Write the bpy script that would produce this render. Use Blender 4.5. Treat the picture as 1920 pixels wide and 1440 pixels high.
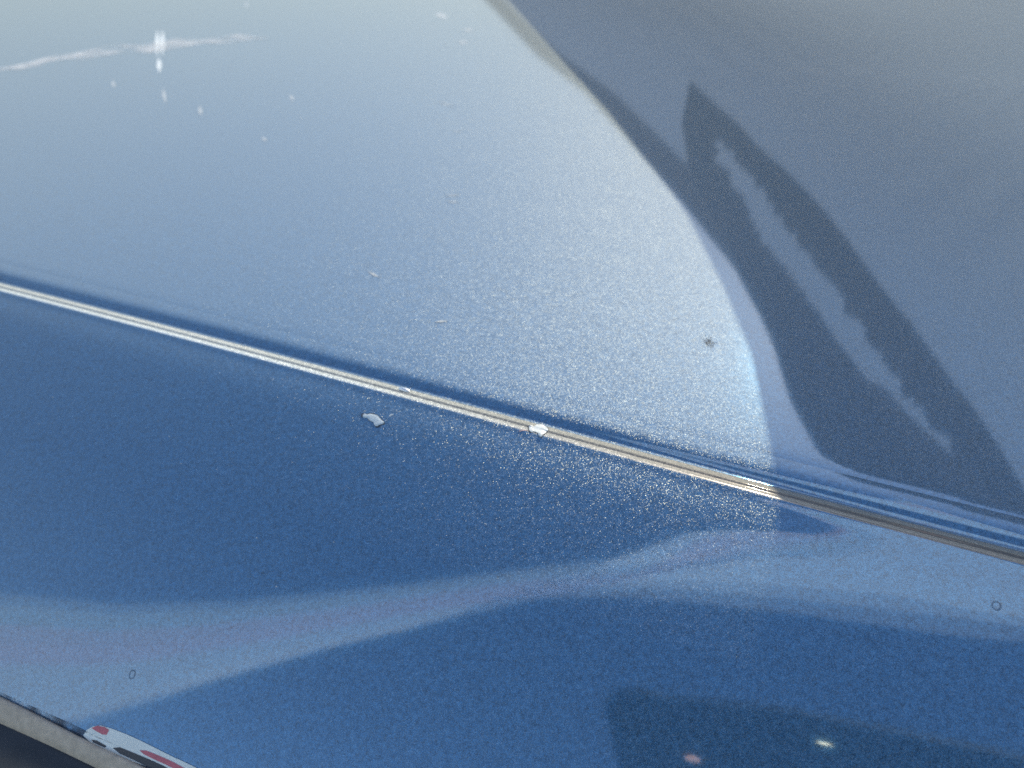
import bpy, bmesh, math, random
import numpy as np
from mathutils import Vector
from mathutils.geometry import tessellate_polygon
R = math.radians
sc = bpy.context.scene
for o in list(bpy.data.objects):
    bpy.data.objects.remove(o)
C = sc.collection

# ------------------------------------------------------------ camera, light, exposure
cam_d = bpy.data.cameras.new('camera')
cam = bpy.data.objects.new('camera', cam_d)
C.objects.link(cam)
cam.location = (0, -.10, .12)
cam.rotation_euler = (R(90 - 36), 0, 0)
cam_d.sensor_width = 36
cam_d.lens = 26
cam_d.clip_start = .005
cam_d.clip_end = 2000
cam_d.dof.use_dof = True
cam_d.dof.focus_distance = .165
cam_d.dof.aperture_fstop = 15
sc.camera = cam

SUN_AZ, SUN_EL = 24.4, 31          # azimuth clockwise from +y
w = bpy.data.worlds.new('World')
sc.world = w
w.use_nodes = True
nt = w.node_tree
bg = nt.nodes['Background']
sky = nt.nodes.new('ShaderNodeTexSky')
sky.sky_type = 'NISHITA'
sky.sun_disc = False
sky.sun_elevation = R(SUN_EL)
sky.sun_rotation = R(SUN_AZ)
sky.air_density = 1.0
sky.dust_density = .5
sky.ozone_density = .5
nt.links.new(sky.outputs[0], bg.inputs[0])
bg.inputs[1].default_value = .13
sd = bpy.data.lights.new('sun', 'SUN')
sd.energy = 2.75
sd.angle = R(.5)
sd.color = (1, .88, .66)
sun = bpy.data.objects.new('sun', sd)
C.objects.link(sun)
S = Vector((math.sin(R(SUN_AZ)) * math.cos(R(SUN_EL)), math.cos(R(SUN_AZ)) * math.cos(R(SUN_EL)), math.sin(R(SUN_EL))))
sun.rotation_euler = S.to_track_quat('Z', 'Y').to_euler()
sun.location = (1, 3, 3)
sc.view_settings.view_transform = 'Standard'
sc.view_settings.look = 'None'
sc.view_settings.exposure = .64
sc.view_settings.gamma = 1
sc.cycles.use_denoising = False
sc.cycles.max_bounces = 6
sc.cycles.sample_clamp_indirect = 6

# ------------------------------------------------------------ shape of the car body
#SURF0
# tilt of the surface towards the viewer (degrees) against distance s from the crease, metres
TS = np.array([-.160, -.120, -.095, -.075, -.055, -.035, -.015, -.0066, -.0062, -.0058, -.0051, -.0043, -.0037, -.0034, -.0031, -.0025, -.0014, -.0006, .0, .0006, .0014, .0022, .0032, .0048, .0080, .05, .3, 1.6])
TA = np.array([50,     47,    42,    38,    34,    30,    26,    25,     21,     0,     -16,    -22,    10,      28,      -20,    -24,    -22,    -14,   6,   30,    37,    30,    14,    4,     1.2,   .5, .0, -1.0])
_s = np.concatenate([np.linspace(-.16, -.0075, 140), np.linspace(-.0074, .012, 300), .0121 + (np.linspace(0, 1, 110) ** 2.2) * 1.5])
def _smooth_tilt(s):
    k = np.zeros_like(s); acc = np.zeros_like(s)
    width = np.where(s < -.0075, .006, np.where(s < .008, .00022, .004))
    for j in np.linspace(-2, 2, 9):
        g = math.exp(-j * j / 2); k += g * np.interp(s + j * width, TS, TA); acc += g
    return k / acc
_m = np.tan(np.radians(_smooth_tilt(_s)))
_z = np.concatenate([[0], np.cumsum((_m[1:] + _m[:-1]) / 2 * np.diff(_s))])
_z -= np.interp(.012, _s, _z)
def ridge_y(x):
    return .0540 - .4288 * x + .6 * x ** 3 / (1 + 30 * x * x)
CS = .919
def surf_z(x, y):
    s = (y - ridge_y(x)) * CS
    return np.interp(s, _s, _z)
#SURF1

def link(name, me, mat, parent=None):
    o = bpy.data.objects.new(name, me)
    C.objects.link(o)
    if mat: me.materials.append(mat)
    if parent: o.parent = parent
    return o
def smooth(me):
    me.polygons.foreach_set('use_smooth', [True] * len(me.polygons))
def grid(name, X, Y, Z, mat, parent=None):
    n, m = X.shape
    me = bpy.data.meshes.new(name)
    v = np.stack([X, Y, Z], -1).reshape(-1, 3)
    i = np.arange((n - 1) * m).reshape(n - 1, m)[:, :-1]
    q = np.stack([i, i + 1, i + m + 1, i + m], -1).reshape(-1, 4)
    me.from_pydata(v.tolist(), [], q.tolist())
    smooth(me)
    return link(name, me, mat, parent)
def slab(name, pts, off, mat, parent=None):
    """closed outline of 3D points, thickened by the vector off"""
    bm = bmesh.new()
    a = [bm.verts.new(p) for p in pts]
    b = [bm.verts.new(Vector(p) + Vector(off)) for p in pts]
    n = len(a)
    for t in tessellate_polygon([[Vector(p) for p in pts]]):
        bm.faces.new([a[i] for i in t]); bm.faces.new([b[i] for i in t[::-1]])
    for i in range(n):
        bm.faces.new([a[i], b[i], b[(i + 1) % n], a[(i + 1) % n]])
    bmesh.ops.recalc_face_normals(bm, faces=bm.faces)
    me = bpy.data.meshes.new(name); bm.to_mesh(me); bm.free()
    return link(name, me, mat, parent)

# ------------------------------------------------------------ materials
def mat_new(name):
    m = bpy.data.materials.new(name); m.use_nodes = True
    t = m.node_tree
    return m, t, t.nodes['Principled BSDF'], t.nodes['Material Output']
def simple(name, col, rough=.5, metal=0, coat=0, noise=0, scale=20):
    m, t, p, o = mat_new(name)
    p.inputs['Base Color'].default_value = (*col, 1)
    p.inputs['Roughness'].default_value = rough
    p.inputs['Metallic'].default_value = metal
    p.inputs['Coat Weight'].default_value = coat
    if noise:
        tc = t.nodes.new('ShaderNodeTexCoord'); n = t.nodes.new('ShaderNodeTexNoise')
        n.inputs['Scale'].default_value = scale; n.inputs['Detail'].default_value = 6
        mx = t.nodes.new('ShaderNodeMix'); mx.data_type = 'RGBA'
        mx.inputs['A'].default_value = (*[c * (1 - noise) for c in col], 1)
        mx.inputs['B'].default_value = (*[min(1, c * (1 + noise)) for c in col], 1)
        t.links.new(tc.outputs['Object'], n.inputs['Vector'])
        t.links.new(n.outputs['Fac'], mx.inputs['Factor'])
        t.links.new(mx.outputs['Result'], p.inputs['Base Color'])
    return m

def paint(name, c1, r1, c2, r2, mixv, cd, dv):
    m, t, p, out = mat_new(name)
    N = t.nodes.new; L = t.links.new
    tc = N('ShaderNodeTexCoord')
    geo = N('ShaderNodeNewGeometry')
    def flakes(scale, amount):
        v = N('ShaderNodeTexVoronoi'); v.inputs['Scale'].default_value = scale
        L(tc.outputs['Object'], v.inputs['Vector'])
        s = N('ShaderNodeVectorMath'); s.operation = 'SUBTRACT'; s.inputs[1].default_value = (.5, .5, .5)
        L(v.outputs['Color'], s.inputs[0])
        k = N('ShaderNodeVectorMath'); k.operation = 'SCALE'; k.inputs['Scale'].default_value = amount
        L(s.outputs[0], k.inputs[0])
        a = N('ShaderNodeVectorMath'); a.operation = 'ADD'
        L(k.outputs[0], a.inputs[0]); L(geo.outputs['Normal'], a.inputs[1])
        n = N('ShaderNodeVectorMath'); n.operation = 'NORMALIZE'; L(a.outputs[0], n.inputs[0])
        return v, n
    v1, n1 = flakes(7600, .86)
    v2, n2 = flakes(3600, 1.0)
    # orange peel in the clear coat
    pe = N('ShaderNodeTexNoise'); pe.inputs['Scale'].default_value = 420; pe.inputs['Detail'].default_value = 2
    L(tc.outputs['Object'], pe.inputs['Vector'])
    bu = N('ShaderNodeBump'); bu.inputs['Strength'].default_value = .009; bu.inputs['Distance'].default_value = .0004
    L(pe.outputs['Fac'], bu.inputs['Height'])
    sv = N('ShaderNodeSeparateColor'); L(v1.outputs['Color'], sv.inputs[0])
    cl = N('ShaderNodeTexNoise'); cl.inputs['Scale'].default_value = 900; cl.inputs['Detail'].default_value = 3
    L(tc.outputs['Object'], cl.inputs['Vector'])
    ad = N('ShaderNodeMath'); ad.operation = 'ADD'; L(sv.outputs[0], ad.inputs[0]); L(cl.outputs['Fac'], ad.inputs[1])
    mr = N('ShaderNodeMapRange'); mr.inputs['From Max'].default_value = 2; mr.inputs['To Min'].default_value = .05; mr.inputs['To Max'].default_value = 1.95
    L(ad.outputs[0], mr.inputs['Value'])
    def toned(col):
        if callable(col): src = col(t, tc)
        else:
            src = N('ShaderNodeRGB'); src.outputs[0].default_value = (*col, 1); src = src.outputs[0]
        k = N('ShaderNodeVectorMath'); k.operation = 'SCALE'
        L(src, k.inputs[0]); L(mr.outputs[0], k.inputs['Scale'])
        return k.outputs[0]
    def base(pp, col, rough, nrm, coat):
        L(toned(col), pp.inputs['Base Color'])
        pp.inputs['Metallic'].default_value = 1
        pp.inputs['Roughness'].default_value = rough
        pp.inputs['Coat Weight'].default_value = coat
        pp.inputs['Coat Roughness'].default_value = .05
        pp.inputs['Coat IOR'].default_value = 2.2
        L(nrm, pp.inputs['Normal'])
        L(bu.outputs[0], pp.inputs['Coat Normal'])
    base(p, c1, r1, n1.outputs[0], 1)
    p2 = N('ShaderNodeBsdfPrincipled'); base(p2, c2, r2, bu.outputs[0], 1)
    p3 = N('ShaderNodeBsdfPrincipled'); base(p3, (.45, .5, .6), .12, n2.outputs[0], 1)
    mx = N('ShaderNodeMixShader'); mx.inputs[0].default_value = mixv
    L(p.outputs[0], mx.inputs[1]); L(p2.outputs[0], mx.inputs[2])
    dif = N('ShaderNodeBsdfDiffuse'); L(toned(cd), dif.inputs[0])
    md = N('ShaderNodeMixShader'); md.inputs[0].default_value = dv
    L(mx.outputs[0], md.inputs[1]); L(dif.outputs[0], md.inputs[2]); mx = md
    # a few big bright flakes
    sep = N('ShaderNodeSeparateColor'); L(v2.outputs['Color'], sep.inputs[0])
    gt = N('ShaderNodeMath'); gt.operation = 'GREATER_THAN'; gt.inputs[1].default_value = 2
    L(sep.outputs[2], gt.inputs[0])
    m2 = N('ShaderNodeMixShader'); L(gt.outputs[0], m2.inputs[0])
    L(mx.outputs[0], m2.inputs[1]); L(p3.outputs[0], m2.inputs[2])
    # grey overlay painting haze over the body, stronger where the surface is seen edge-on
    lw = N('ShaderNodeLayerWeight'); lw.inputs[0].default_value = .5
    pw = N('ShaderNodeMath'); pw.operation = 'POWER'; pw.inputs[1].default_value = 1.5; L(lw.outputs['Facing'], pw.inputs[0])
    pm = N('ShaderNodeMath'); pm.operation = 'MULTIPLY_ADD'; pm.inputs[1].default_value = .72; pm.inputs[2].default_value = .04; L(pw.outputs[0], pm.inputs[0])
    fd = N('ShaderNodeBsdfDiffuse'); fd.inputs[0].default_value = (.35, .36, .30, 1)
    m3 = N('ShaderNodeMixShader'); L(pm.outputs[0], m3.inputs[0]); L(m2.outputs[0], m3.inputs[1]); L(fd.outputs[0], m3.inputs[2])
    L(m3.outputs[0], out.inputs[0])
    return m
M_paint = paint('blue_metallic_paint', (.135, .143, .115), .36, (.06, .36, .74), .08, .31, (.024, .235, .56), .36)
def highlight_fade(scale):  # pale-to-brown ramp along x paints the sun highlight fading into shade
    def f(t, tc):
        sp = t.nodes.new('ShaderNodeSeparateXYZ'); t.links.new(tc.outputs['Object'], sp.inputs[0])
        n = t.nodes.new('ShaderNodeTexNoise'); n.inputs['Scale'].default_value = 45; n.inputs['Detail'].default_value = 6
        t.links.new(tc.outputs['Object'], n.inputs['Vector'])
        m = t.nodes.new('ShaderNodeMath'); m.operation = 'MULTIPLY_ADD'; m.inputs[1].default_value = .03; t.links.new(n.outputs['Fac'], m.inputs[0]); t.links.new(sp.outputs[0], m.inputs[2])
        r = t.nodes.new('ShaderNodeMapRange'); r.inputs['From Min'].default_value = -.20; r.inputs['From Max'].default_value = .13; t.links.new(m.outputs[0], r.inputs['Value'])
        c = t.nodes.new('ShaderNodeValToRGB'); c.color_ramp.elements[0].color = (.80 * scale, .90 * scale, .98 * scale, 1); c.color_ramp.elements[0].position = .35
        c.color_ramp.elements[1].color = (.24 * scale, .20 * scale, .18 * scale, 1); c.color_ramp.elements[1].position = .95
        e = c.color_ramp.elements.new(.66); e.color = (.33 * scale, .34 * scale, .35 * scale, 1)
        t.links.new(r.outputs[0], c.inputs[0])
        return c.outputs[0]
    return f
M_crest = paint('crest_highlight_paint', highlight_fade(1), .45, highlight_fade(.9), .2, .25, highlight_fade(.9), .4)
M_groove = paint('groove_dirt_and_fade', highlight_fade(.42), .5, highlight_fade(.3), .3, .2, highlight_fade(.42), .6)  # dirt tone in the groove carries the same painted fade
def added_sheet(name, col, trans):
    m, t, p, out = mat_new(name)
    d = t.nodes.new('ShaderNodeBsdfDiffuse'); tr = t.nodes.new('ShaderNodeBsdfTranslucent')
    d.inputs[0].default_value = (*col, 1); tr.inputs[0].default_value = (*col, 1)
    mx = t.nodes.new('ShaderNodeMixShader'); mx.inputs[0].default_value = trans
    t.links.new(d.outputs[0], mx.inputs[1]); t.links.new(tr.outputs[0], mx.inputs[2]); t.links.new(mx.outputs[0], out.inputs[0])
    return m
M_blocker = added_sheet('pale_blocker', (.74, .80, .88), .75)
M_dark = simple('dark_slab_brown', (.20, .165, .15), .8)
M_asphalt = simple('asphalt', (.06, .058, .055), .9, noise=.4, scale=60)

def root(name, label, cat, loc=(0, 0, 0)):
    o = bpy.data.objects.new(name, None); C.objects.link(o); o.location = loc
    o['label'] = label; o['category'] = cat
    return o
def tag(o, label, cat):
    o['label'] = label; o['category'] = cat; return o

# ------------------------------------------------------------ car body
GROUND = -.85
car = root('parked_car', 'blue metallic car body panel with a raised crease running across it', 'car', (0, .3, GROUND))
def put(o):
    o.parent = car
    o.location = Vector(o.location) - car.location
    return o
def near(v): return _s[np.argmin(abs(_s - v))]
sa = near(.0065); sb = near(-.0094); s1_ = near(-.0060); s2_ = near(-.0008); g1_ = near(-.0040); g2_ = near(-.0029)
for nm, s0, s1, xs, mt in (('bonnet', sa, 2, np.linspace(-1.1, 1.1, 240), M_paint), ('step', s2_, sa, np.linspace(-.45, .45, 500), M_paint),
                       ('lower_crest', s1_, g1_, np.linspace(-.45, .45, 600), M_crest), ('crease_groove', g1_, g2_, np.linspace(-.45, .45, 600), M_groove), ('upper_crest', g2_, s2_, np.linspace(-.45, .45, 600), M_crest), ('fender', -1, s1_, np.linspace(-.45, .45, 300), M_paint)):
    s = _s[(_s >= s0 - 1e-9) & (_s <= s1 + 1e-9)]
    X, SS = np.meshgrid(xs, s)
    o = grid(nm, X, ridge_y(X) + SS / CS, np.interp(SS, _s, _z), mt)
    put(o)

# ground under and round the car
me = bpy.data.meshes.new('ground')
me.from_pydata([(-600, -600, GROUND), (600, -600, GROUND), (600, 600, GROUND), (-600, 600, GROUND)], [], [(0, 1, 2, 3)])
g = link('ground', me, M_asphalt); g['kind'] = 'structure'

# ------------------------------------------------------------ added unseen sheet that blocks the sun and shapes the shadow edge
edge = [(-.10, 4.0), (-.09, 1.9), (.04, 1.15)] + [(0.098, 0.9245), (0.1387, 0.6491), (0.1548, 0.5461), (0.1637, 0.4729), (0.1691, 0.4328), (0.1727, 0.3995), (0.1739, 0.3512), (0.1748, 0.3143), (0.1768, 0.2876), (0.1781, 0.2677), (0.1787, 0.2579), (0.1809, 0.2552), (0.1852, 0.2534)] + [(.188, .22), (.196, .18), (.21, .13), (.40, .06)]
EX = np.array([e[0] for e in edge]); EY = np.array([e[1] for e in edge])
_k = np.linspace(0, len(edge) - 1, 150); EX = np.interp(_k, range(len(edge)), EX); EY = np.interp(_k, range(len(edge)), EY); n = len(EX)
u = np.linspace(0, 1, 420) ** 1.3
X = EX[:, None] + u[None] * 3.6
Y = EY[:, None] + u[None] * .35
Z = .15 + u[None] * .30 + .013 * np.sin((X * math.cos(R(42)) - Y * math.sin(R(42))) * 100) * np.clip((u[None] - .05) * 5, 0, 1) + 0 * X
sc_o = grid('sun_blocker', X, Y, Z, M_blocker)
edge_u = np.linspace(0, .032, 6)
blocker_edge = grid('blocker_edge', EX[:, None] - .003 + edge_u[None] * 1.3, EY[:, None] + edge_u[None] * .2, .1465 + edge_u[None] * .1 + 0 * EX[:, None], added_sheet('dark_blocker_edge', (.26, .21, .19), .35), sc_o)
tag(sc_o, 'pale pleated sheet added out of view to block the sun, mirrored in the paint', 'added_sheet')

# dark slab added out of view, shaped so its reflection draws the pointed shape
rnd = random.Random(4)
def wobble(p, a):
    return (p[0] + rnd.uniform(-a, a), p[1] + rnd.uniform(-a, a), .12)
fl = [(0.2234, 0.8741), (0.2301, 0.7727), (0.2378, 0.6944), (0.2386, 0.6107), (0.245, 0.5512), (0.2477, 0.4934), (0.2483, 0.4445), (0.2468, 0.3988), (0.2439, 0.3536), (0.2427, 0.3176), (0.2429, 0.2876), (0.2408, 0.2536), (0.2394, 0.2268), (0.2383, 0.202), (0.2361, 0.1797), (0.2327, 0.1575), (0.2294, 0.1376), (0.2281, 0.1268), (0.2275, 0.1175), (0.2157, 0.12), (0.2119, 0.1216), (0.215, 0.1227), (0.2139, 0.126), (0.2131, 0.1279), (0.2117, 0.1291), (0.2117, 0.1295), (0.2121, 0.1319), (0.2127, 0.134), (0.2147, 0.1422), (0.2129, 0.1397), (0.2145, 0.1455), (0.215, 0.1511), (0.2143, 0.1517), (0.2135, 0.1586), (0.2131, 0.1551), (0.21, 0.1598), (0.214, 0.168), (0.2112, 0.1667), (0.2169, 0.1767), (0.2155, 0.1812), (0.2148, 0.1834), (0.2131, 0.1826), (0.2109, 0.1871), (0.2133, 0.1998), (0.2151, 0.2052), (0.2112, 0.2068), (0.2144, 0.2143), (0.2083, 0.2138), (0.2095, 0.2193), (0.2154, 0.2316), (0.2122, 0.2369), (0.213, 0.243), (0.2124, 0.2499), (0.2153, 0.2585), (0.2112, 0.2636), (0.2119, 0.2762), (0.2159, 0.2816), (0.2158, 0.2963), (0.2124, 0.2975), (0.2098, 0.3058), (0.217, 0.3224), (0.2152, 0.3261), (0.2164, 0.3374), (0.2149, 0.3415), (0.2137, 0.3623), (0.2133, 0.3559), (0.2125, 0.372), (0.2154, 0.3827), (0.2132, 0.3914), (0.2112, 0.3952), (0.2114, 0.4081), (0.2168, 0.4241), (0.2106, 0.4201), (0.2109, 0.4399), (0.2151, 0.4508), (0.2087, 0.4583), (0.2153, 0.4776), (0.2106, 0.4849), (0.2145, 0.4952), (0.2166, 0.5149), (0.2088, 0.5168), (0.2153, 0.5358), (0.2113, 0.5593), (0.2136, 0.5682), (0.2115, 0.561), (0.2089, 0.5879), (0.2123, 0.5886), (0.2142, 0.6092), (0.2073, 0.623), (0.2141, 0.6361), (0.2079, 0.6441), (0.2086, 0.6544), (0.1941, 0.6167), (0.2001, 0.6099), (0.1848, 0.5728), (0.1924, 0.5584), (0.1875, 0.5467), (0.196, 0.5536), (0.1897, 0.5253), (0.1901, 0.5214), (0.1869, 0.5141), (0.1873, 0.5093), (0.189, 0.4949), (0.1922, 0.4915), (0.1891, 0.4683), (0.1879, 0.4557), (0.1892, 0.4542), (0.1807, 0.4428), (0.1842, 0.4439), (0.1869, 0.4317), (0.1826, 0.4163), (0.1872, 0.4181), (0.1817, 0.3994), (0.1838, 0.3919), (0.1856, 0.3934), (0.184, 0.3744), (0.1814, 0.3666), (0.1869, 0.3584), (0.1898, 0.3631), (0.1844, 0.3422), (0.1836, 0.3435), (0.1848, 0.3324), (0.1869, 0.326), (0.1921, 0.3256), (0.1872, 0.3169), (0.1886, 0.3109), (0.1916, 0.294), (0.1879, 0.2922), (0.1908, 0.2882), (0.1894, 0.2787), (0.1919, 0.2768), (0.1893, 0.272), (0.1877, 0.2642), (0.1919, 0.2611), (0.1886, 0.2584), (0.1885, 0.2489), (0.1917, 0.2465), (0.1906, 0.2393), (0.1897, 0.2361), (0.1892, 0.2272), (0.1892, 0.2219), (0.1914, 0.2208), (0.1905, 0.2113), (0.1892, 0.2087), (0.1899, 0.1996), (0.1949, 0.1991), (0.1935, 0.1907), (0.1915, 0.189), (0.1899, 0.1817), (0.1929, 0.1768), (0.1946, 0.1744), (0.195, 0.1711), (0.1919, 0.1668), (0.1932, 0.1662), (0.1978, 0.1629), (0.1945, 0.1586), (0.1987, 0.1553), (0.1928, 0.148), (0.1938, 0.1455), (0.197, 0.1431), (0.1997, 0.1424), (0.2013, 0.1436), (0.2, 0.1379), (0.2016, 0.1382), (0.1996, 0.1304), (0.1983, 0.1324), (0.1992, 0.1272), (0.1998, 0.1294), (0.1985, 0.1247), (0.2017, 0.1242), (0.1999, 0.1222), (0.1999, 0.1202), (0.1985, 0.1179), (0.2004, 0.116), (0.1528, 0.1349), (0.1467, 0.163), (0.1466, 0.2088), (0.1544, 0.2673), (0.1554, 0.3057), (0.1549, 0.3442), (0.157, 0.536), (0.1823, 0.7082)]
dark_slab = slab('added_dark_slab', [(x, y, .12) for x, y in fl], (0, 0, .004), M_dark)
tag(dark_slab, 'long pointed dark slab with a ragged split, added out of view to be mirrored in the shaded paint', 'added_slab')

# white reflector added overhead, unseen, to mirror a pale band onto the fender
def sheet(name, A, B, z, mat, sag=.02, nu=90, nv=14, v0=0, v1=1):
    """thin added sheet between two edge lines"""
    A = np.array(A); B = np.array(B)
    def res(P):
        d = np.concatenate([[0], np.cumsum(np.hypot(*np.diff(P, axis=0).T))]); d /= d[-1]
        k = np.linspace(0, 1, nu)
        return np.stack([np.interp(k, d, P[:, 0]), np.interp(k, d, P[:, 1])], 1)
    A, B = res(A), res(B)
    v = np.linspace(v0, v1, nv)[None, :, None]
    P = A[:, None] * (1 - v) + B[:, None] * v
    Z = z - .2 * (math.sin(R(SUN_AZ)) * P[..., 0] + math.cos(R(SUN_AZ)) * P[..., 1]) - sag * np.sin(np.linspace(v0, v1, nv) * math.pi)[None] + .001 * np.sin(np.arange(nu) * .4)[:, None]
    return grid(name, P[..., 0], P[..., 1], Z, mat)
bandA, bandB = [(-6.112, -1.728), (-4.253, -1.333), (-2.964, -1.123), (-2.016, -0.88), (-1.1, -0.582), (-0.587, -0.394), (-0.238, -0.279), (-0.005, -0.212), (0.121, -0.127), (0.307, 0.125), (0.6, 0.596)], [(-13.0, -6.4), (-6.325, -3.334), (-3.55, -1.967), (-2.29, -1.331), (-1.237, -0.799), (-0.841, -0.585), (-0.557, -0.461), (-0.277, -0.392), (-0.052, -0.377), (0.144, -0.374), (0.316, -0.379), (0.412, -0.375), (0.514, -0.351)]
band_refl = sheet('band_reflector', bandA, bandB, 1.2, added_sheet('white_reflector', (.90, .92, .95), .95), v0=.26, v1=.9)
def sheer(name, col, keep):
    m = added_sheet(name, col, .95); t = m.node_tree; out = t.nodes['Material Output']
    src = out.inputs[0].links[0].from_socket
    tp = t.nodes.new('ShaderNodeBsdfTransparent'); mx = t.nodes.new('ShaderNodeMixShader'); mx.inputs[0].default_value = keep
    t.links.new(tp.outputs[0], mx.inputs[1]); t.links.new(src, mx.inputs[2]); t.links.new(mx.outputs[0], out.inputs[0]); return m
for v0_, v1_, kp, cl_ in ((-.07, -.03, .4, (.9, .95, .95)), (-.03, .05, .7, (.9, .95, .93)), (.05, .14, .9, (.95, .82, .86)), (.14, .26, 1, (.95, .80, .86)), (.9, .96, .7, (.9, .92, .95)), (.96, 1.03, .35, (.9, .92, .95))):  # tinted, thinning strips soften the edges of the added reflector
    b_ = sheet('reflector_fade', bandA, bandB, 1.2, sheer('reflector_fade_tint', cl_, kp), v0=v0_, v1=v1_, nv=5)
    b_.parent = band_refl
tag(band_refl, 'white reflector strip added overhead, mirrored as the pale band across the fender', 'band_reflector')

# dark phone held above the fender, mirrored at the bottom right
ph = [(-0.0562, -0.1346), (-0.0521, -0.127), (-0.0429, -0.1217), (-0.033, -0.1205), (-0.02, -0.1225), (0.0186, -0.1219), (0.0425, -0.1224), (0.0852, -0.1277), (0.1276, -0.1342), (0.1454, -0.1377)] + [(.19, -.22), (-.075, -.22)] + [(-0.07, -0.2174), (-0.0652, -0.1878), (-0.0617, -0.1679), (-0.0603, -0.1577)]
phone = root('phone', 'dark phone held over the fender, mirrored at the bottom right', 'phone', (.05, -.15, .16))
def under(o, par):
    o.parent = par; o.location = Vector(o.location) - par.location; return o
under(slab('phone_body', [(x, y, .16) for x, y in ph], (0, 0, .008), simple('dark_phone', (.012, .014, .016), .6)), phone)

under(slab('camera_bump', [(x - .012, y - .014, .157) for x, y in [(-.02, -.12), (.0, -.113), (.012, -.118), (.013, -.15), (.0, -.156), (-.02, -.155), (-.026, -.14)]], (0, 0, .003), simple('glossy_black_glass', (.02, .022, .03), .15)), phone)
def disc(name, c, rx, ry, z, mat, n=20, h=.0006):
    return slab(name, [(c[0] + rx * math.cos(a), c[1] + ry * math.sin(a), z) for a in np.linspace(0, 2 * math.pi, n, endpoint=False)], (0, 0, h), mat)
GL = [(-0.0179, -0.1637), (0.0491, -0.1377), (0.0025, -0.1296), (-0.0257, -0.1332)]
for c, rx, ry, col in ((GL[2], .002, .0012, (.5, .4, .35)), (GL[3], .002, .0012, (.4, .4, .4))):
    under(disc('lens_ring', c, rx, ry, .1555, simple('pale_copper', col, .35)), phone)
m_fl, t_, p_, o_ = mat_new('pale_glint_glow')
p_.inputs['Emission Color'].default_value = (1, .85, .5, 1); p_.inputs['Emission Strength'].default_value = 7
under(disc('glint_glow', GL[1], .0028, .0007, .1555, m_fl), phone)  # glowing sliver added to show a reflected glint

m_in, t_, p_, o_ = mat_new('orange_glow')
p_.inputs['Base Color'].default_value = (.4, .2, .12, 1)
p_.inputs['Emission Color'].default_value = (1, .5, .3, 1); p_.inputs['Emission Strength'].default_value = 2.0
under(disc('orange_spot_glow', GL[0], .0036, .0022, .1545, m_in), phone)  # glowing disc added to make the orange glint visible
top_e = ph[2:9]
rim = [(x + .001, y - .0020) for x, y in top_e] + [(x + .001, y - .0032) for x, y in top_e[::-1]]
under(slab('phone_rim', [(x, y, .1592) for x, y in rim], (0, 0, .0006), simple('silver_rim', (.8, .8, .8), .25, 1)), phone)
# ------------------------------------------------------------ marks and fittings on the body
def drape(name, pts, lift, mat, thick=.00012, step=.0012, parent=None, par_put=True, dome=0):
    """polygon in plan laid on the body surface, with its own thin edge"""
    bm = bmesh.new()
    # densify outline
    P = []
    for a, b in zip(pts, pts[1:] + pts[:1]):
        k = max(1, int(math.hypot(b[0] - a[0], b[1] - a[1]) / step))
        P += [(a[0] + (b[0] - a[0]) * j / k, a[1] + (b[1] - a[1]) * j / k) for j in range(k)]
    vs = [bm.verts.new((x, y, 0)) for x, y in P]
    es = [bm.edges.new((vs[i], vs[(i + 1) % len(vs)])) for i in range(len(vs))]
    bmesh.ops.triangle_fill(bm, edges=es, use_beauty=True)
    if step < .01:
        bmesh.ops.subdivide_edges(bm, edges=[e for e in bm.edges if e.calc_length() > step * 1.6], cuts=2, use_grid_fill=True)
        bmesh.ops.triangulate(bm, faces=bm.faces[:])
    top = list(bm.faces)
    bnd = [e for e in bm.edges if e.is_boundary]
    for v in bm.verts:
        edge_v = any(e.is_boundary for e in v.link_edges)
        v.co.z = float(surf_z(v.co.x, v.co.y)) + lift + (0 if edge_v else dome * rnd.uniform(.5, 1))
    r = bmesh.ops.extrude_edge_only(bm, edges=bnd)
    for v in [e for e in r['geom'] if isinstance(e, bmesh.types.BMVert)]:
        v.co.z -= lift + thick
    bmesh.ops.recalc_face_normals(bm, faces=bm.faces)
    me = bpy.data.meshes.new(name); bm.to_mesh(me); bm.free()
    o = link(name, me, mat)
    if parent: o.parent = parent; o.location = Vector((0, 0, 0))
    else: put(o)
    return o
random.seed(2)
M_chip = simple('bare_primer', (.60, .68, .72), .45, noise=.35, scale=900)
M_chip2 = simple('lifted_clearcoat', (.60, .66, .68), .4, noise=.3, scale=900)
def grow(P, k):
    cx = sum(p[0] for p in P) / len(P); cy = sum(p[1] for p in P) / len(P)
    return [(cx + (x - cx) * k * (1 + .06 * math.sin(i * 2.1)), cy + (y - cy) * k * (1 + .06 * math.cos(i * 1.7))) for i, (x, y) in enumerate(P)]
M_under = simple('dark_chip_edge', (.05, .06, .08), .8)
c = drape('paint_chip', [(-0.04027, 0.05602), (-0.0397, 0.05649), (-0.03903, 0.05609), (-0.0381, 0.05623), (-0.03708, 0.0559), (-0.03604, 0.05545), (-0.03545, 0.0547), (-0.03479, 0.05396), (-0.034, 0.05323), (-0.03438, 0.05276), (-0.03517, 0.05272), (-0.03572, 0.05243), (-0.03634, 0.05245), (-0.0368, 0.0531), (-0.03693, 0.05365), (-0.03763, 0.05405), (-0.03826, 0.05444), (-0.03862, 0.05502), (-0.03931, 0.05535), (-0.0399, 0.05543)], .00012, M_chip, step=.0005, dome=.00012); c['label'] = 'small jagged paint chip showing pale primer'
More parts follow.
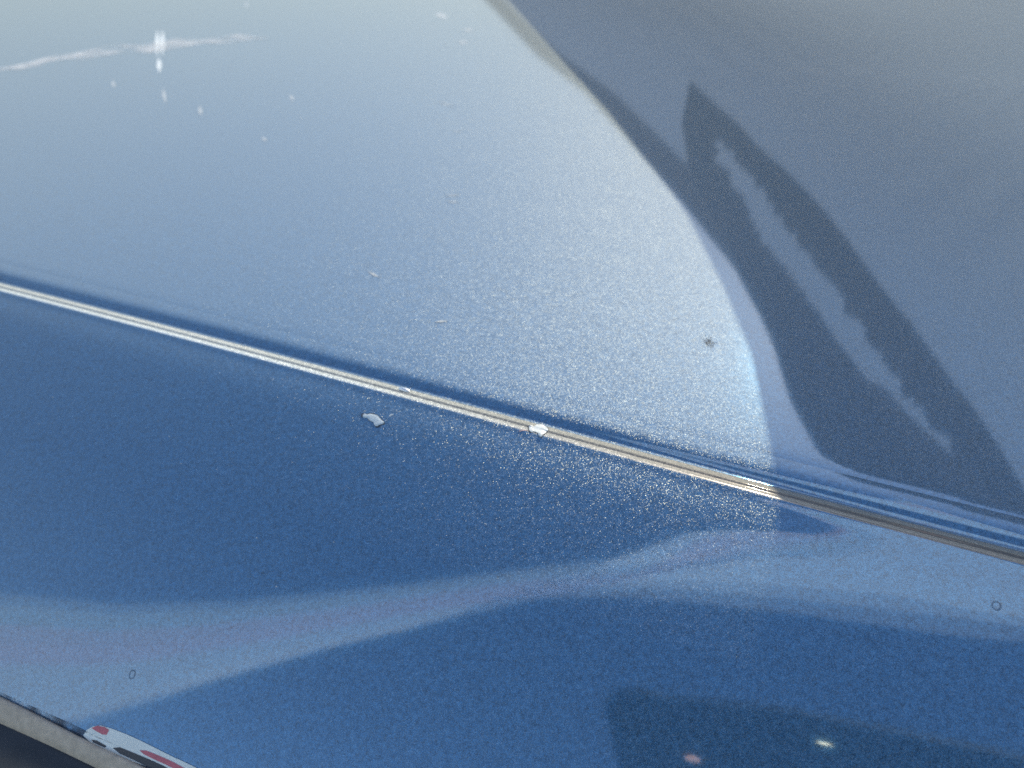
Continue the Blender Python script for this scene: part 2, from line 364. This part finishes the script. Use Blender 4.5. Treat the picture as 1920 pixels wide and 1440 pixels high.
drape('chip_edge', grow([(-0.04027, 0.05602), (-0.0397, 0.05649), (-0.03903, 0.05609), (-0.0381, 0.05623), (-0.03708, 0.0559), (-0.03604, 0.05545), (-0.03545, 0.0547), (-0.03479, 0.05396), (-0.034, 0.05323), (-0.03438, 0.05276), (-0.03517, 0.05272), (-0.03572, 0.05243), (-0.03634, 0.05245), (-0.0368, 0.0531), (-0.03693, 0.05365), (-0.03763, 0.05405), (-0.03826, 0.05444), (-0.03862, 0.05502), (-0.03931, 0.05535), (-0.0399, 0.05543)], 1.16), .00004, M_under, step=.0005, parent=c)
d = drape('chip_sliver', [(-0.03287, 0.05495), (-0.03248, 0.05539), (-0.03176, 0.05542), (-0.03167, 0.05521), (-0.03223, 0.05503), (-0.03262, 0.05464)], .0001, M_chip, step=.0005, parent=c)
c = drape('paint_chip', [(0.00435, 0.04831), (0.00497, 0.04863), (0.00571, 0.04785), (0.00631, 0.04933), (0.00732, 0.05016), (0.00807, 0.04983), (0.00847, 0.04926), (0.00911, 0.04813), (0.00938, 0.04666), (0.00881, 0.04601), (0.00851, 0.04522), (0.00787, 0.04456), (0.00757, 0.04385), (0.00717, 0.04366), (0.00677, 0.04425), (0.00659, 0.04508), (0.00606, 0.04554), (0.00559, 0.04575), (0.00497, 0.04532), (0.00444, 0.04604)], .0002, M_chip2, step=.0005, dome=.00015); c['label'] = 'white flaking paint chip at the foot of the crease'
drape('chip_edge', grow([(0.00435, 0.04831), (0.00497, 0.04863), (0.00571, 0.04785), (0.00631, 0.04933), (0.00732, 0.05016), (0.00807, 0.04983), (0.00847, 0.04926), (0.00911, 0.04813), (0.00938, 0.04666), (0.00881, 0.04601), (0.00851, 0.04522), (0.00787, 0.04456), (0.00757, 0.04385), (0.00717, 0.04366), (0.00677, 0.04425), (0.00659, 0.04508), (0.00606, 0.04554), (0.00559, 0.04575), (0.00497, 0.04532), (0.00444, 0.04604)], 1.1), .00006, M_under, step=.0005, parent=c)
d = drape('chip_sliver', [(0.00171, 0.04624), (0.00273, 0.04647), (0.00396, 0.04638), (0.00396, 0.04609), (0.00273, 0.04611), (0.00191, 0.046)], .0001, simple('pinkish_primer', (.5, .36, .34), .5), step=.0005, parent=c)
st = drape('painted_reflection', [(-0.10592, -0.00328), (-0.10517, -0.00244), (-0.10342, -0.00196), (-0.10117, -0.00211), (-0.09803, -0.00308), (-0.09372, -0.00461), (-0.08944, -0.00631), (-0.08483, -0.00825), (-0.0803, -0.01017), (-0.0766, -0.01163), (-0.07329, -0.01302), (-0.06575, -0.01622), (-0.07243, -0.01641), (-0.08339, -0.01247), (-0.08606, -0.01126), (-0.09096, -0.00965), (-0.0956, -0.00794), (-0.0987, -0.00698), (-0.10271, -0.00532)], .0002, simple('white_reflection', (.72, .76, .74), .5, noise=.12, scale=260), dome=0)  # white, red and black patch paints a mirrored reflection onto the fender
M_red = simple('red_reflection', (.50, .13, .17), .5, noise=.3, scale=400); M_blk = simple('black_reflection', (.03, .033, .045), .4)
for p in ([(-0.10372, -0.00227), (-0.10228, -0.00206), (-0.09995, -0.00264), (-0.09872, -0.00327), (-0.0993, -0.00401), (-0.10045, -0.0038), (-0.10248, -0.00291)], [(-0.08949, -0.00795), (-0.08766, -0.00824), (-0.08389, -0.00962), (-0.08014, -0.01109), (-0.07641, -0.01276), (-0.07559, -0.01363), (-0.07885, -0.01258), (-0.08184, -0.01133), (-0.0856, -0.00986), (-0.08828, -0.00873)]): drape('red_reflection', p, .00032, M_red, thick=0, parent=st)
for p in ([(-0.09695, -0.00663), (-0.09511, -0.00674), (-0.09124, -0.00814), (-0.08666, -0.00984), (-0.08251, -0.01147), (-0.07874, -0.01325), (-0.08149, -0.01337), (-0.08642, -0.01122), (-0.09064, -0.00946), (-0.09491, -0.0078)], [(-0.10328, -0.00437), (-0.10172, -0.00475), (-0.09889, -0.00604), (-0.09922, -0.00623), (-0.1012, -0.00551), (-0.10281, -0.00485)]): drape('black_reflection', p, .00032, M_blk, thick=0, parent=st)

# lower left fender edge: reflected ground painted beige, then dark rubber seal
A = np.array([(-0.18056, 0.0253, -0.05957), (-0.15098, 0.01441, -0.05855), (-0.13263, 0.0074, -0.0581), (-0.12206, 0.00312, -0.05802), (-0.11183, -0.0012, -0.05809), (-0.10196, -0.00537, -0.05814), (-0.09251, -0.00903, -0.0579), (-0.08336, -0.01265, -0.05773), (-0.06875, -0.01856, -0.05754), (-0.04697, -0.02763, -0.05741)]); B = np.array([(-0.17827, 0.01834, -0.06469), (-0.14918, 0.00808, -0.06325), (-0.13118, 0.00173, -0.06234), (-0.12336, -0.00121, -0.0621), (-0.11575, -0.00408, -0.06185), (-0.10749, -0.00734, -0.06171), (-0.09788, -0.01116, -0.06155), (-0.08858, -0.01494, -0.06146), (-0.07371, -0.02139, -0.06164), (-0.05166, -0.03074, -0.06166)])
def resample(P, n):
    d = np.concatenate([[0], np.cumsum(np.linalg.norm(np.diff(P, axis=0), axis=1))]); d /= d[-1]
    k = np.linspace(0, 1, n); return np.stack([np.interp(k, d, P[:, i]) for i in range(3)], 1)
A, B = resample(A, 120), resample(B, 120)
def strip(name, a, b, lift, bow, mat, nv=18, power=2):
    v = np.linspace(0, 1, nv)
    P = a[:, None] * (1 - v)[None, :, None] + b[:, None] * v[None, :, None]
    P[..., 2] += lift + bow * (1 - np.abs(2 * v - 1) ** power)[None]
    o = grid(name, P[..., 0], P[..., 1], P[..., 2], mat); put(o); return o
strip('rolled_edge', A, B, .0001, .0016, simple('beige_ground_reflection', (.46, .39, .31), .55, noise=.35, scale=500), power=4)
dirv = (B - A); Bo = B + dirv * 3.2; Bo[:, 2] = surf_z(Bo[:, 0], Bo[:, 1]) + .003
strip('rubber_seal', B - dirv * .06, Bo, .0008, .003, simple('black_rubber', (.022, .026, .034), .38, noise=.5, scale=120), power=2)
M_grime = None
rg = random.Random(9)
ga = []
for i in range(14, 100):
    p = A[i]; wv = .0009 + .0004 * math.sin(i * .11)
    ga.append((p, wv))

# streak, painted glints and specks on the bonnet
def film(name, col, alpha, rough=.5, scale=60):
    m, t, p, out = mat_new(name)
    p.inputs['Base Color'].default_value = (*col, 1); p.inputs['Roughness'].default_value = rough; p.inputs['Specular IOR Level'].default_value = .1
    tc = t.nodes.new('ShaderNodeTexCoord'); n = t.nodes.new('ShaderNodeTexNoise'); n.inputs['Scale'].default_value = scale; n.inputs['Detail'].default_value = 5
    mp = t.nodes.new('ShaderNodeMapRange'); mp.inputs['From Min'].default_value = .35; mp.inputs['From Max'].default_value = .7; mp.inputs['To Max'].default_value = alpha
    t.links.new(tc.outputs['Object'], n.inputs['Vector']); t.links.new(n.outputs['Fac'], mp.inputs['Value']); t.links.new(mp.outputs[0], p.inputs['Alpha'])
    return m
drape('grime_line', [(p[0] - .0001, p[1] + wv + .0002) for p, wv in ga] + [(p[0], p[1] - .0003) for p, wv in ga[::-1]], .0002, film('dark_grime', (.07, .06, .065), .65, .8, 260), step=.02)
M_film = film('pale_film', (.85, .87, .88), .8)
sp = np.array([(-0.3458, 0.394), (-0.3363, 0.4132), (-0.3236, 0.4292), (-0.3119, 0.4492), (-0.2963, 0.4639), (-0.2746, 0.4758), (-0.2522, 0.4881), (-0.226, 0.5047), (-0.204, 0.5123), (-0.1857, 0.5123)])
k = np.linspace(0, 1, 120); q = np.linspace(0, 1, len(sp))
sx, sy = np.interp(k, q, sp[:, 0]), np.interp(k, q, sp[:, 1])
wd = .022 * np.sin(math.pi * np.clip(k, 0, 1)) ** .6 * (.8 + .3 * np.sin(k * 31))
out_ = [(float(x), float(y + w_)) for x, y, w_ in zip(sx, sy, wd)] + [(float(x), float(y - w_)) for x, y, w_ in zip(sx[::-1], sy[::-1], wd[::-1])]
drape('pale_streak', out_, .0002, M_film, step=.02)  # long pale streak, translucent in patches
M_gl = simple('pale_scratch_and_glint', (.50, .53, .54), .4)
M_gb = simple('bright_painted_glint', (.8, .82, .8), .3)
def scratch_and_glint(a, b, wdt, mat, name='scratch_and_glint'):
    dx, dy = b[0] - a[0], b[1] - a[1]; L_ = math.hypot(dx, dy) or 1
    nx, ny = -dy / L_ * wdt, dx / L_ * wdt
    m_ = ((a[0] + b[0]) / 2, (a[1] + b[1]) / 2)
    drape(name, [a, (m_[0] + nx, m_[1] + ny), b, (m_[0] - nx, m_[1] - ny)], .00015, mat, step=.02)
for i, (a, b) in enumerate([[(-0.2834, 0.5445), (-0.2465, 0.4492)], [(-0.2792, 0.5445), (-0.2441, 0.4524)], [(-0.2454, 0.4492), (-0.2279, 0.4048)], [(-0.212, 0.3686), (-0.1972, 0.3344)], [(-0.2504, 0.3874), (-0.2416, 0.3686)], [(-0.2526, 0.6821), (-0.2398, 0.6397)], [(-0.1769, 0.3312), (-0.1694, 0.3118)], [(-0.1308, 0.3532), (-0.1257, 0.3398)], [(-0.1261, 0.2755), (-0.1224, 0.2689)]]): scratch_and_glint(a, b, .0017 if i < 3 else .0010, M_gb if i < 3 else M_gl)  # upright glints painted as pale slivers
for i, (a, b) in enumerate([[(-0.0435, 0.3376), (-0.0316, 0.328)], [(-0.0302, 0.2841), (-0.0253, 0.2841)], [(-0.0281, 0.1983), (-0.0221, 0.1989)], [(-0.027, 0.192), (-0.0216, 0.1914)], [(-0.067, 0.6213), (-0.0554, 0.5916)], [(-0.0393, 0.5445), (-0.0299, 0.5445)], [(-0.0407, 0.4972), (-0.0319, 0.4972)], [(-0.0241, 0.0974), (-0.02, 0.098)], [(-0.0501, 0.1308), (-0.0454, 0.1265)]]): scratch_and_glint(a, b, .0006 if i not in (4, 5, 6) else .004, M_gl)
M_dk = simple('dark_smudge', (.035, .032, .035), .8)
cx, cy = (0.05877, 0.08546)
bm = bmesh.new(); rg2 = random.Random(5)
for i in range(170):
    x = cx + rg2.gauss(0, .00085); y = cy + rg2.gauss(0, .0016); q_ = rg2.uniform(.00005, .00016); z = float(surf_z(x, y))
    vs = [bm.verts.new((x + q_ * math.cos(a) * rg2.uniform(.6, 1.3), y + q_ * math.sin(a) * rg2.uniform(.6, 1.3), z + .00005)) for a in np.linspace(0, 2 * math.pi, 6, endpoint=False)]
    tp = bm.verts.new((x, y, z + .00008))
    for k in range(6): bm.faces.new([vs[k], vs[(k + 1) % 6], tp])
me = bpy.data.meshes.new('smudge'); bm.to_mesh(me); bm.free(); sm_ = link('smudge', me, M_dk); put(sm_); sm_['kind'] = 'stuff'
M_ring = film('water_ring', (.12, .15, .22), .5, .6)
for cx, cy in [(-0.0944, 0.00627), (0.09836, -0.00497)]:
    bm = bmesh.new(); n = 28; ring = []
    for rr in (.00060, .00095):
        ring.append([bm.verts.new((cx + rr * math.cos(a), cy + rr * math.sin(a), float(surf_z(cx + rr * math.cos(a), cy + rr * math.sin(a))) + .00006)) for a in np.linspace(0, 2 * math.pi, n, endpoint=False)])
    for i in range(n): bm.faces.new([ring[0][i], ring[1][i], ring[1][(i + 1) % n], ring[0][(i + 1) % n]])
    me = bpy.data.meshes.new('water_spot'); bm.to_mesh(me); bm.free(); put(link('water_spot', me, M_ring))
for cx, cy in [(-0.06539, 0.02977), (-0.04445, 0.02568), (-0.01171, 0.02736), (-0.09595, 0.05906), (-0.13915, 0.06946), (0.03871, 0.033), (-0.13732, 0.07678), (0.02459, 0.02515), (0.00447, 0.02487), (0.03245, -0.0003), (0.04688, -0.00837), (-0.09056, 0.05098), (0.06316, 0.03686), (-0.05794, 0.01831)]:
    a0 = random.uniform(0, 6); l_ = random.uniform(.0002, .0006)
    scratch_and_glint((cx, cy), (cx + l_ * math.cos(a0), cy + l_ * math.sin(a0)), .00012, M_gl, 'dust_speck')

# loose dust: hundreds of pale grains, nobody could count them
bm = bmesh.new(); rd = random.Random(11)
for i in range(650):
    x = rd.uniform(-.45, .3); y = rd.uniform(-.05, .75); z = float(surf_z(x, y)) + .00005
    r_ = rd.uniform(.00003, .00007) * (1 + 3.2 * max(0, y) / .5)
    a0 = rd.uniform(0, 6)
    vs = [bm.verts.new((x + r_ * rd.uniform(.6, 1.5) * math.cos(a0 + a), y + r_ * rd.uniform(.6, 1.5) * math.sin(a0 + a), z)) for a in (0, 1.3, 2.6, 3.9, 5.2)]
    tp = bm.verts.new((x, y, z + r_ * .7))
    for i in range(5): bm.faces.new([vs[i], vs[(i + 1) % 5], tp])
me = bpy.data.meshes.new('dust'); bm.to_mesh(me); bm.free()
du = link('dust', me, simple('pale_dust', (.45, .46, .46), .35)); put(du); du['kind'] = 'stuff'

# metal dome added on the crest to make a sun glint
bm = bmesh.new(); bmesh.ops.create_uvsphere(bm, u_segments=24, v_segments=16, radius=1)
nx_, ny_ = [-0.02976, 0.0662, -0.00222][0], [-0.02976, 0.0662, -0.00222][1] - .0020
for v in bm.verts:
    x, y, z = v.co
    v.co = (nx_ + .0017 * x + .0002 * y, ny_ - .0007 * x + .0006 * y, float(surf_z(nx_, ny_)) + .0002 + .0006 * z)
me = bpy.data.meshes.new('glint_dome'); bm.to_mesh(me); bm.free(); smooth(me)
put(link('glint_dome', me, simple('glint_metal', (.95, .93, .9), .3, 1)))
